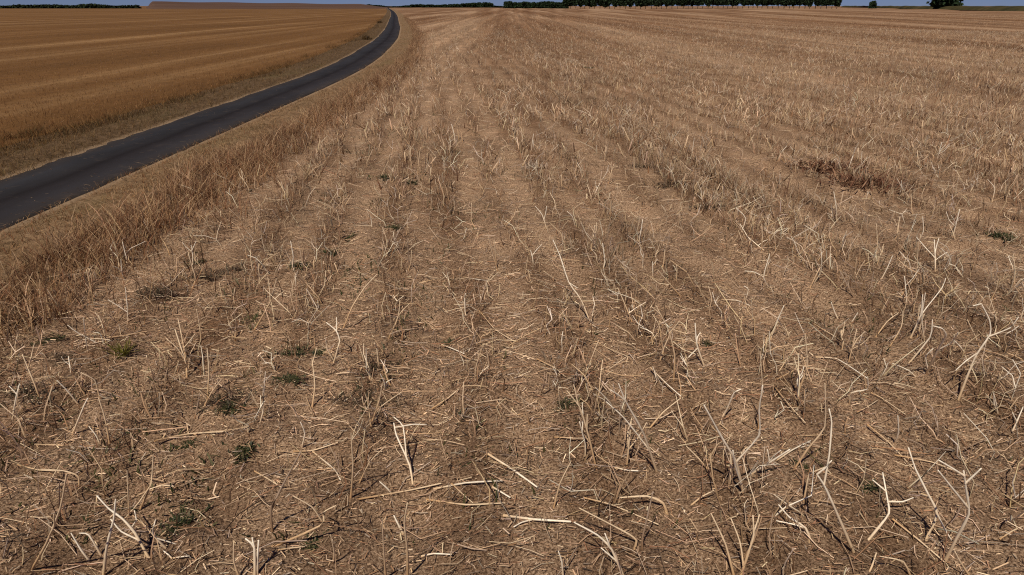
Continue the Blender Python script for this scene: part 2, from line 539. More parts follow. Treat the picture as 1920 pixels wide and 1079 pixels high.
# dense trimmed trees that join the avenue, leafy to the ground
for j, px in enumerate(np.arange(950, 1062, 8.5)):
    Y = 690 + random.uniform(-6, 6)
    tree('hedge_tree', HG[j % 4], far_x(px, Y), Y, random.uniform(0.9, 1.1), random.uniform(0.95, 1.12) * (1.0 if px < 1010 else 1.1), random.uniform(0, 6.28),
         'dark even-topped tree leafy to the ground at the end of the avenue', 'tree', 'even-topped trees at the avenue end')
# lower, farther trees behind the lane's end
prof = [(672, 11.5), (692, 9), (712, 10.5), (724, 12.2), (745, 12.5), (758, 11), (772, 9), (790, 9), (815, 9.6), (838, 9), (860, 7.5), (885, 6), (905, 5.2), (917, 6.5), (926, 11), (944, 12)]
for j, px in enumerate(np.arange(676, 946, 8.0)):
    Y = 900 + random.uniform(-15, 25)
    top = np.interp(px, [p[0] for p in prof], [p[1] for p in prof])
    zt = max(1.6, CH + (HOR - top) * Y * math.cos(PITCH) / FPX) * random.uniform(0.95, 1.1)
    tree('distant_tree', HG[j % 4], far_x(px, Y), Y, random.uniform(1.1, 1.5), zt / 5.3, random.uniform(0, 6.28),
         'small dark bushy tree in the low line where the lane ends', 'tree', 'low tree line beyond the lane')
# right-hand horizon
tree('broad_tree', HG[3], far_x(1772, 480), 480, 2.3, 1.9, 0.7, 'single broad dark tree standing on the rough grass bank', 'tree')
tree('round_bush', HG[1], far_x(1653, 640), 655, 0.95, 1.12, 1.9, 'small round dark bush beside the broad tree on the bank', 'bush')


def hedge(name, x0, x1, y0, y1, h, n, seed, label):
    r = np.random.default_rng(seed)
    t = r.random(n)
    c = np.stack([x0 + (x1 - x0) * t, y0 + (y1 - y0) * t + r.normal(0, 1.2, n), r.random(n) * h * (0.85 + 0.25 * vnoise(t * 60, t * 0, 5) + 0.3 * np.exp(-((t - 0.93) / 0.02) ** 2))], -1)
    a = r.normal(0, 1, (n, 3)); a /= np.linalg.norm(a, axis=1, keepdims=True)
    b = np.cross(a, r.normal(0, 1, (n, 3))); b /= np.linalg.norm(b, axis=1, keepdims=True)
    sz = r.uniform(0.5, 1.1, (n, 1))
    V = np.stack([c - a * sz, c + b * sz, c + a * sz, c - b * sz], 1).reshape(-1, 3)
    col = np.array([0.022, 0.032, 0.015]) * np.exp(r.normal(0, 0.3, (n, 1))) * np.ones(3)
    me = mesh_np(name, V, np.arange(n * 4).reshape(-1, 4), np.repeat(col, 4, 0), smooth=False)
    return tag(add(name, me, M_LEAF), label, 'hedge')


hedge('hedgerow', -820, -330, 640, 640, 3.0, 14000, 5, 'long low dark hedgerow across the far edge of the golden field')

# ------------------------------------------------------------------ loose straw, chaff and stubble (uncountable)
def zone_field(X, Y): return X - xroad(Y) > 2.45


def patch(X, Y):
    """slow tone change of the litter over the field: worn, weathered and fresh places"""
    return fbm(X / 1.3, Y / 2.2, 101, 3)


TAN = [(0.50, 0.345, 0.218), (0.72, 0.56, 0.39), (0.24, 0.145, 0.086), (0.32, 0.175, 0.098), (0.38, 0.305, 0.24), (0.045, 0.028, 0.019)]  # last, near-black tone paints shadow gaps into the litter


def lying(name, n, y0, y1, q, d0, lmin, lmax, wmin, wmax, K, cols, probs, zone, lift, curve=0.15, zoff=0.0, tilt=0.12):
    X, Y = sample(n, y0, y1, q, d0)
    ok = zone(X, Y); X, Y = X[ok], Y[ok]; n = len(X)
    th = rng.random(n) * 2 * math.pi
    # straw lies mostly along the combine's path or across it
    th = np.where(rng.random(n) < 0.35, rng.normal(0.1, 0.35, n), th)
    ln = np.exp(rng.uniform(math.log(lmin), math.log(lmax), n))
    t = np.linspace(-0.5, 0.5, K)[None, :]
    cv = rng.normal(0, curve, n)[:, None]
    dx, dy = np.cos(th)[:, None], np.sin(th)[:, None]
    PX = X[:, None] + ln[:, None] * (t * dx - cv * (t * t * 4 - 0.5) * dy * 0.5)
    PY = Y[:, None] + ln[:, None] * (t * dy + cv * (t * t * 4 - 0.5) * dx * 0.5)
    up = rng.random(n)[:, None] ** 2 * lift
    PZ = hgt(PX, PY) * 0.6 + hgt(X, Y)[:, None] * 0.4 + up + zoff + (t * rng.normal(0, tilt, n)[:, None]) * ln[:, None]
    P = np.stack([PX, PY, PZ], -1)
    w = rng.uniform(wmin, wmax, n)
    c = palette(n, cols, probs) * ((1 + 0.3 * patch(X, Y)) * (1 - 0.26 * rowf(X, Y)))[:, None]
    return P, w, c


def lying_ribbons(name, label, *a, **k):
    P, w, c = lying(name, *a, **k)
    n, K, _ = P.shape
    d = P[:, -1] - P[:, 0]
    s = np.cross(d, np.array([0, 0, 1.0]) + rng.normal(0, 0.45, (n, 3))); s /= np.linalg.norm(s, axis=1, keepdims=True) + 1e-9
    V, F, pi, ri = ribbons(P, np.repeat(w[:, None], K, 1), s)
    o = add(name, mesh_np(name, V, F, c[pi]), M_STRAW)
    return tag(o, label, 'straw', kind='stuff')


def lying_tubes(name, label, *a, **k):
    P, w, c = lying(name, *a, **k)
    n, K, _ = P.shape
    V, F, pi, ri = tubes(P, np.repeat(w[:, None], K, 1), 3)
    o = add(name, mesh_np(name, V, F, c[pi]), M_STRAW)
    return tag(o, label, 'straw', kind='stuff')


lying_ribbons('chaff', 'fine brown chaff and broken straw covering the soil of the stubble field',
              265000, 1.6, 45, 1.7, 4.0, 0.008, 0.065, 0.0009, 0.0026, 2, TAN, [38, 7, 20, 13, 10, 12], zone_field, 0.022, tilt=0.35)
lying_tubes('straw_litter', 'thin loose straws lying flat over the stubble field',
            41000, 1.6, 60, 1.4, 5.0, 0.06, 0.30, 0.0011, 0.0030, 3, TAN, [36, 17, 17, 12, 12, 6], zone_field, 0.06, curve=0.3, tilt=0.22)


def standing(name, label, n, y0, y1, q, d0, hmin, hmax, rmin, rmax, zone, cols, probs, lean=0.28, tubeK=3, mat=None, ribbon=False, bend=0.2, cat='stubble', dens=None, basecol=0.6, baset=1.0, fork=0.0):
    X, Y = sample(n, y0, y1, q, d0)
    ok = zone(X, Y); X, Y = X[ok], Y[ok]
    if dens is not None:
        ok = rng.random(len(X)) < dens(X, Y); X, Y = X[ok], Y[ok]
    n = len(X)
    h = rng.uniform(hmin, hmax, n)
    a = rng.random(n) * 2 * math.pi; l = np.abs(rng.normal(0, lean, n))
    b = rng.normal(0, bend, (n, 2))
    t = np.linspace(0, 1, tubeK)[None, :]
    PX = X[:, None] + h[:, None] * (t * (np.cos(a) * l)[:, None] + t * t * b[:, :1])
    PY = Y[:, None] + h[:, None] * (t * (np.sin(a) * l)[:, None] + t * t * b[:, 1:])
    PZ = hgt(X, Y)[:, None] - 0.01 + h[:, None] * t / np.sqrt(1 + l * l)[:, None]
    P = np.stack([PX, PY, PZ], -1)
    if tubeK > 2: P[:, 1:] += rng.normal(0, 0.07, (n, tubeK - 1, 3)) * h[:, None, None]
    r = rng.uniform(rmin, rmax, n)[:, None] * (1 - 0.55 * t)
    c = palette(n, cols, probs) * (1 + 0.35 * patch(X, Y))[:, None]
    if ribbon:
        s = rng.normal(0, 1, (n, 3)) * np.array([1, 1, 0.15]); s /= np.linalg.norm(s, axis=1, keepdims=True)
        V, F, pi, ri = ribbons(P, r, s)
    else:
        V, F, pi, ri = tubes(P, r, 3)
        if fork:
            kf = np.nonzero(rng.random(n) < fork)[0]; m = len(kf)
            o0 = P[kf, 1 + rng.integers(0, tubeK - 2, m)]
            d = rng.normal(0, 0.75, (m, 3)); d[:, 2] = np.abs(d[:, 2]) * 0.5 + 0.55; d /= np.linalg.norm(d, axis=1, keepdims=True)
            L_ = (h[kf] * rng.uniform(0.25, 0.6, m))[:, None]
            d2 = d + rng.normal(0, 0.35, (m, 3))
            Q = np.stack([o0, o0 + d * L_ * 0.5, o0 + d * L_ * 0.5 + d2 * L_ * 0.5], 1)
            V2, F2, p2, r2 = tubes(Q, r[kf, 1:2] * np.array([[0.8, 0.65, 0.45]]), 3)
            F = np.concatenate([F, F2 + len(V)]); V = np.concatenate([V, V2]); pi = np.concatenate([pi, kf[p2]]); ri = np.concatenate([ri, np.full(len(V2), tubeK - 1)])
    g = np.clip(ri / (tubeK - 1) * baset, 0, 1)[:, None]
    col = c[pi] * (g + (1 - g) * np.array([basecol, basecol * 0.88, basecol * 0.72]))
    o = add(name, mesh_np(name, V, F, col), mat or M_STRAW)
    return tag(o, label, cat, kind='stuff')


def strong_row(X, Y):
    v = X + 0.07 * Y - 3.45 - 0.15 * vnoise(Y * 0.5, 0 * Y, 4)
    return np.exp(-(v / 0.42) ** 2) * ss(4, 7, Y)


def d_field(X, Y):
    r = 0.40 + 0.5 * ss(1.7, 2.3, X + 0.25 * vnoise(Y * 0.4, Y * 0, 8)) * ss(4, 9, Y) + 0.35 * ss(9, 20, Y)
    rows = 1.25 * ss(-0.55, 0.6, rowf(X, Y))
    rows = rows + 1.2 * strong_row(X, Y)
    return np.clip(r * (0.10 + 1.05 * rows) * np.clip(1 + 1.9 * fbm(X / 0.55, Y / 0.9, 140, 3), 0, 2), 0, 1)


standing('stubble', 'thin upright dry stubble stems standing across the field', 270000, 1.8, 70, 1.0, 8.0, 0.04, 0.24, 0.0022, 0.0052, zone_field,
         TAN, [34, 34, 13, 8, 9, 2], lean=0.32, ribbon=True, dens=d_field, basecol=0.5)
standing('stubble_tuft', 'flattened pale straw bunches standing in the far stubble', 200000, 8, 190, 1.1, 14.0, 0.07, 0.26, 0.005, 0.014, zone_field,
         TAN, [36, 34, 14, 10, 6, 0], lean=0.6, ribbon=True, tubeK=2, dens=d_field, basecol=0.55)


def road_straw(n):
    Y = np.exp(rng.uniform(math.log(6.5), math.log(60), n)); X = xroad(Y) + np.sign(rng.normal(0, 1, n)) * 0.8 * (1 - rng.random(n) ** 3 * 0.7)
    th = rng.random(n) * 6.283; ln = rng.uniform(0.02, 0.10, n); t = np.array([[-0.5, 0.5]])
    z = 0.022 - 0.012 * ((X - xroad(Y)) / 0.8) ** 2 + 0.004
    P = np.stack([X[:, None] + ln[:, None] * t * np.cos(th)[:, None], Y[:, None] + ln[:, None] * t * np.sin(th)[:, None], np.repeat(z[:, None], 2, 1)], -1)
    V, F, pi, ri = ribbons(P, np.repeat(rng.uniform(0.0015, 0.004, n)[:, None], 2, 1), np.stack([-np.sin(th), np.cos(th), 0 * th], -1))
    c = palette(n, TAN, [30, 5, 30, 20, 10, 0]) * 0.42
    tag(add('blown_straw', mesh_np('blown_straw', V, F, c[pi]), M_STRAW), 'scattered bits of straw blown onto the tarmac lane', 'straw', kind='stuff')


road_straw(900)


# rough grass of the verges
def z_tall(X, Y):
    s = X - xroad(Y)
    return (s > 2.0 + 0.15 * vnoise(Y / 0.6, Y * 0, 2)) & (s < 3.3 + 1.0 * fbm(X / 0.5, Y / 0.6, 3, 2))


def z_mown(X, Y):
    s = X - xroad(Y)
    return (s > 0.78 + 0.10 * vnoise(Y / 0.4, Y * 0, 4)) & (s < 2.1)


def z_left(X, Y):
    s = X - xroad(Y)
    return (s < -0.78 - 0.10 * vnoise(Y / 0.4, Y * 0, 6)) & (s > -2.35)


GRASS = [(0.42, 0.255, 0.115), (0.58, 0.40, 0.22), (0.25, 0.125, 0.055), (0.31, 0.135, 0.065), (0.12, 0.095, 0.033)]


def verge_grass(name, label, n, zone, s0, s1, hmin, hmax, w, cols, probs, lean, dens=None, K=4):
    ys = np.geomspace(1.5, 160, 3000); pdf = np.minimum(1, 9 / ys) ** 1.1
    cdf = np.concatenate([[0], np.cumsum((pdf[1:] + pdf[:-1]) / 2 * np.diff(ys))]); cdf /= cdf[-1]
    Y = np.interp(rng.random(n), cdf, ys); X = xroad(Y) + rng.uniform(s0, s1, n)
    ok = zone(X, Y)
    if dens is not None: ok &= rng.random(n) < dens(X, Y)
    X, Y = X[ok], Y[ok]; n = len(X)
    hs = 1 + 0.45 * fbm(X / 0.5, Y / 0.7, 200, 2)
    h = rng.uniform(hmin, hmax, n) * hs
    a = rng.random(n) * 6.283; l = np.abs(rng.normal(0, lean, n))
    b = rng.normal(0, 0.3, (n, 2)); t = np.linspace(0, 1, K)[None]
    P = np.stack([X[:, None] + h[:, None] * (t * (np.cos(a) * l)[:, None] + t * t * b[:, :1]),
                  Y[:, None] + h[:, None] * (t * (np.sin(a) * l)[:, None] + t * t * b[:, 1:]),
                  hgt(X, Y)[:, None] - 0.01 + h[:, None] * (t - 0.25 * t * t) / np.sqrt(1 + l * l)[:, None]], -1)
    s = rng.normal(0, 1, (n, 3)) * np.array([1, 1, 0.1]); s /= np.linalg.norm(s, axis=1, keepdims=True)
    V, F, pi, ri = ribbons(P, (w * rng.uniform(0.6, 1.4, n))[:, None] * (1 - 0.8 * t), s)
    c = palette(n, cols, probs) * (1 + 0.3 * fbm(X / 0.8, Y / 1.2, 210, 2))[:, None]
    g = (ri / (K - 1.0))[:, None]  # blade bases tinted dark and reddish, painting the shade low in the grass
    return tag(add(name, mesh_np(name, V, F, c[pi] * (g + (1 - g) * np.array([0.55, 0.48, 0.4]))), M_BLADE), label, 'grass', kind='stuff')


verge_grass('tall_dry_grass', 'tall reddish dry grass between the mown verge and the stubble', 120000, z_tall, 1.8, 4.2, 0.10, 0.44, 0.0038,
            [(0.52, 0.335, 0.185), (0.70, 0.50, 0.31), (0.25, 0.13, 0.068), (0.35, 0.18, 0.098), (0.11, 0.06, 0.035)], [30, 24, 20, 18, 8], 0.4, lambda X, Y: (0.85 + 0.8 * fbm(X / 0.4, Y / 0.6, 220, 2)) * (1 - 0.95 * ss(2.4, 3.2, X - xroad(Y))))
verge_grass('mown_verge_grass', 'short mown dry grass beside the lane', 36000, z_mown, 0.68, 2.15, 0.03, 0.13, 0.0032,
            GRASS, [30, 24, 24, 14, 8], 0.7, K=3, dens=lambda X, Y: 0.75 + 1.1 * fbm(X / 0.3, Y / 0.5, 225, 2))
verge_grass('rough_verge_grass', 'rough olive dry grass between the lane and the golden field', 31000, z_left, -2.4, -0.68, 0.05, 0.17, 0.0028,
            [(0.30, 0.185, 0.075), (0.42, 0.27, 0.12), (0.17, 0.095, 0.035), (0.13, 0.10, 0.035)], [28, 14, 30, 28], 0.5, K=3)


verge_grass('field_edge_tufts', 'ragged tufts along the edge of the golden field, coloured dark for their shadow line', 26000, lambda X, Y: (X - xroad(Y)) < -1.7, -2.9, -1.7, 0.10, 0.26, 0.0035,  # colours darkened to carry the tufts' ragged shadow line
            [(0.16, 0.085, 0.03), (0.10, 0.055, 0.02), (0.30, 0.17, 0.06), (0.09, 0.075, 0.024)], [3, 3, 2, 2], 0.6, lambda X, Y: 1.1 * ss(-0.15, 0.3, fbm(X / 0.5, Y / 1.4, 230, 2)))


def z_wheat(X, Y): return X - xroad(Y) < -2.15


WHT = [(0.29, 0.152, 0.058), (0.40, 0.245, 0.115), (0.20, 0.095, 0.034), (0.25, 0.118, 0.043)]


def gold_stubble(n):
    ys = np.geomspace(3, 150, 3000); pdf = np.minimum(1, 12 / ys) ** 0.9
    cdf = np.concatenate([[0], np.cumsum((pdf[1:] + pdf[:-1]) / 2 * np.diff(ys))]); cdf /= cdf[-1]
    Y = np.interp(rng.random(n), cdf, ys)
    X = xroad(Y) - 2.15 - rng.random(n) ** 1.3 * (2.5 + Y * 0.75)
    h = rng.uniform(0.03, 0.10, n)
    a = rng.random(n) * 6.283; l = np.abs(rng.normal(0, 0.45, n)); t = np.linspace(0, 1, 2)[None]
    P = np.stack([X[:, None] + h[:, None] * t * (np.cos(a) * l)[:, None], Y[:, None] + h[:, None] * t * (np.sin(a) * l)[:, None],
                  hgt(X, Y)[:, None] - 0.01 + h[:, None] * t / np.sqrt(1 + l * l)[:, None]], -1)
    s = rng.normal(0, 1, (n, 3)) * np.array([1, 1, 0.1]); s /= np.linalg.norm(s, axis=1, keepdims=True)
    V, F, pi, ri = ribbons(P, rng.uniform(0.002, 0.006, n)[:, None] * (1 - 0.5 * t), s)
    c = palette(n, WHT, [40, 22, 20, 18]) * (1 + 0.25 * fbm(X / 2.0, Y / 3.0, 240, 2))[:, None]
    g = ri[:, None]
    tag(add('golden_stubble', mesh_np('golden_stubble', V, F, c[pi] * (g + (1 - g) * np.array([0.7, 0.62, 0.5]))), M_BLADE),
        'short golden straw stubble of the field across the lane', 'stubble', kind='stuff')


gold_stubble(70000)

# ------------------------------------------------------------------ single stalks
TONES = {'bleached': (0.94, 0.85, 0.69), 'straw-coloured': (0.78, 0.61, 0.41), 'grey-brown': (0.40, 0.30, 0.22)}


def smooth_path(pts, sub=3):
    """Catmull-Rom through the points, kinks kept a little"""
    p = [Vector(q) for q in pts]
    if len(p) == 2:
        m = (p[0] + p[1]) / 2 + Vector((random.gauss(0, 1), random.gauss(0, 1), random.gauss(0, .4))) * (p[1] - p[0]).length * 0.03
        p = [p[0], m, p[1]]
    out = []
    for i in range(len(p) - 1):
        a = p[i - 1] if i else p[0] * 2 - p[1]
        b, c = p[i], p[i + 1]
        d = p[i + 2] if i + 2 < len(p) else c * 2 - b
        for k in range(sub):
            t = k / sub
            q = 0.5 * ((2 * b) + (c - a) * t + (2 * a - 5 * b + 4 * c - d) * t * t + (3 * b - a - 3 * c + d) * t ** 3)
            out.append(q * 0.6 + (b * (1 - t) + c * t) * 0.4)
    out.append(p[-1])
    return out


def stem_mesh(name, pts, r0, r1, base=0.62, t0=0.0):
    q = smooth_path(pts)
    K = len(q)
    P = np.array(q)[None]
    t = np.linspace(0, 1, K)
    R = (r0 + (r1 - r0) * t) * (1 + 0.12 * np.sin(t * 19 + r0 * 9000))
    R[0] *= 1.15
    V, F, pi, ri = tubes(P, R[None], 6)
    # closing caps: a cut, split end
    n = len(V)
    V = np.concatenate([V, [np.array(q[-1]) + (np.array(q[-1]) - np.array(q[-2])) * 0.08]])
    cap = [[n - 6 + j, n - 6 + (j + 1) % 6, n, n] for j in range(6)]
    tt = np.append(t[ri], 1.0)
    g = np.clip((t0 + (1 - t0) * tt) * 1.6, 0, 1)[:, None]
    col = g + (1 - g) * np.array([base * 1.1, base * 0.86, base * 0.62])
    me = bpy.data.meshes.new(name)
    faces = [tuple(int(a) for a in f) for f in F] + [tuple(c[:3]) for c in cap]
    me.from_pydata([tuple(v) for v in V], [], faces)
    a = me.attributes.new('Col', 'FLOAT_COLOR', 'POINT')
    c4 = np.ones((len(V), 4), np.float32); c4[:, :3] = col
    a.data.foreach_set('color', c4.ravel())
    me.polygons.foreach_set('use_smooth', [True] * len(me.polygons))
    me.materials.append(M_STALK)
    return me


GROUPS = set()


def stalk_label(kind, tone, nb, kink):
    if kind == 'lying':
        return f'{tone} dry stalk lying flat on the straw litter' + (' with a side branch' if nb else '')
    shape = 'straight single' if nb == 0 and kink < 0.35 else 'crooked single' if nb == 0 else 'forked' if nb == 1 else 'many-branched'
    return f'{tone} {shape} rapeseed stalk {kind} in the stubble'


def stalk(base, stems, tone, kind, meshes=None):
    """stems: list of (points relative to base, r0, r1); the first is the main stem"""
    e = bpy.data.objects.new('stubble_stalk', None); COL.objects.link(e)
    e.location = base
    m = stems[0][0]
    dirs = [(Vector(m[i + 1]) - Vector(m[i])) for i in range(len(m) - 1)]
    kink = max([dirs[i].angle(dirs[i + 1]) for i in range(len(dirs) - 1)] or [0])
    lab = stalk_label(kind, tone, len(stems) - 1, kink)
    tag(e, lab, 'stalk', lab)
    jt = random.uniform(0.92, 1.04)
    for i, (pts, r0, r1) in enumerate(stems):
        o = add('stem' if i == 0 else 'branch', stem_mesh('stem' if i == 0 else 'branch', pts, r0, r1, t0=0 if i == 0 else 0.35), None, e)
        c = [v * jt for v in TONES[tone]]; o.color = (*c, 1)
    return e


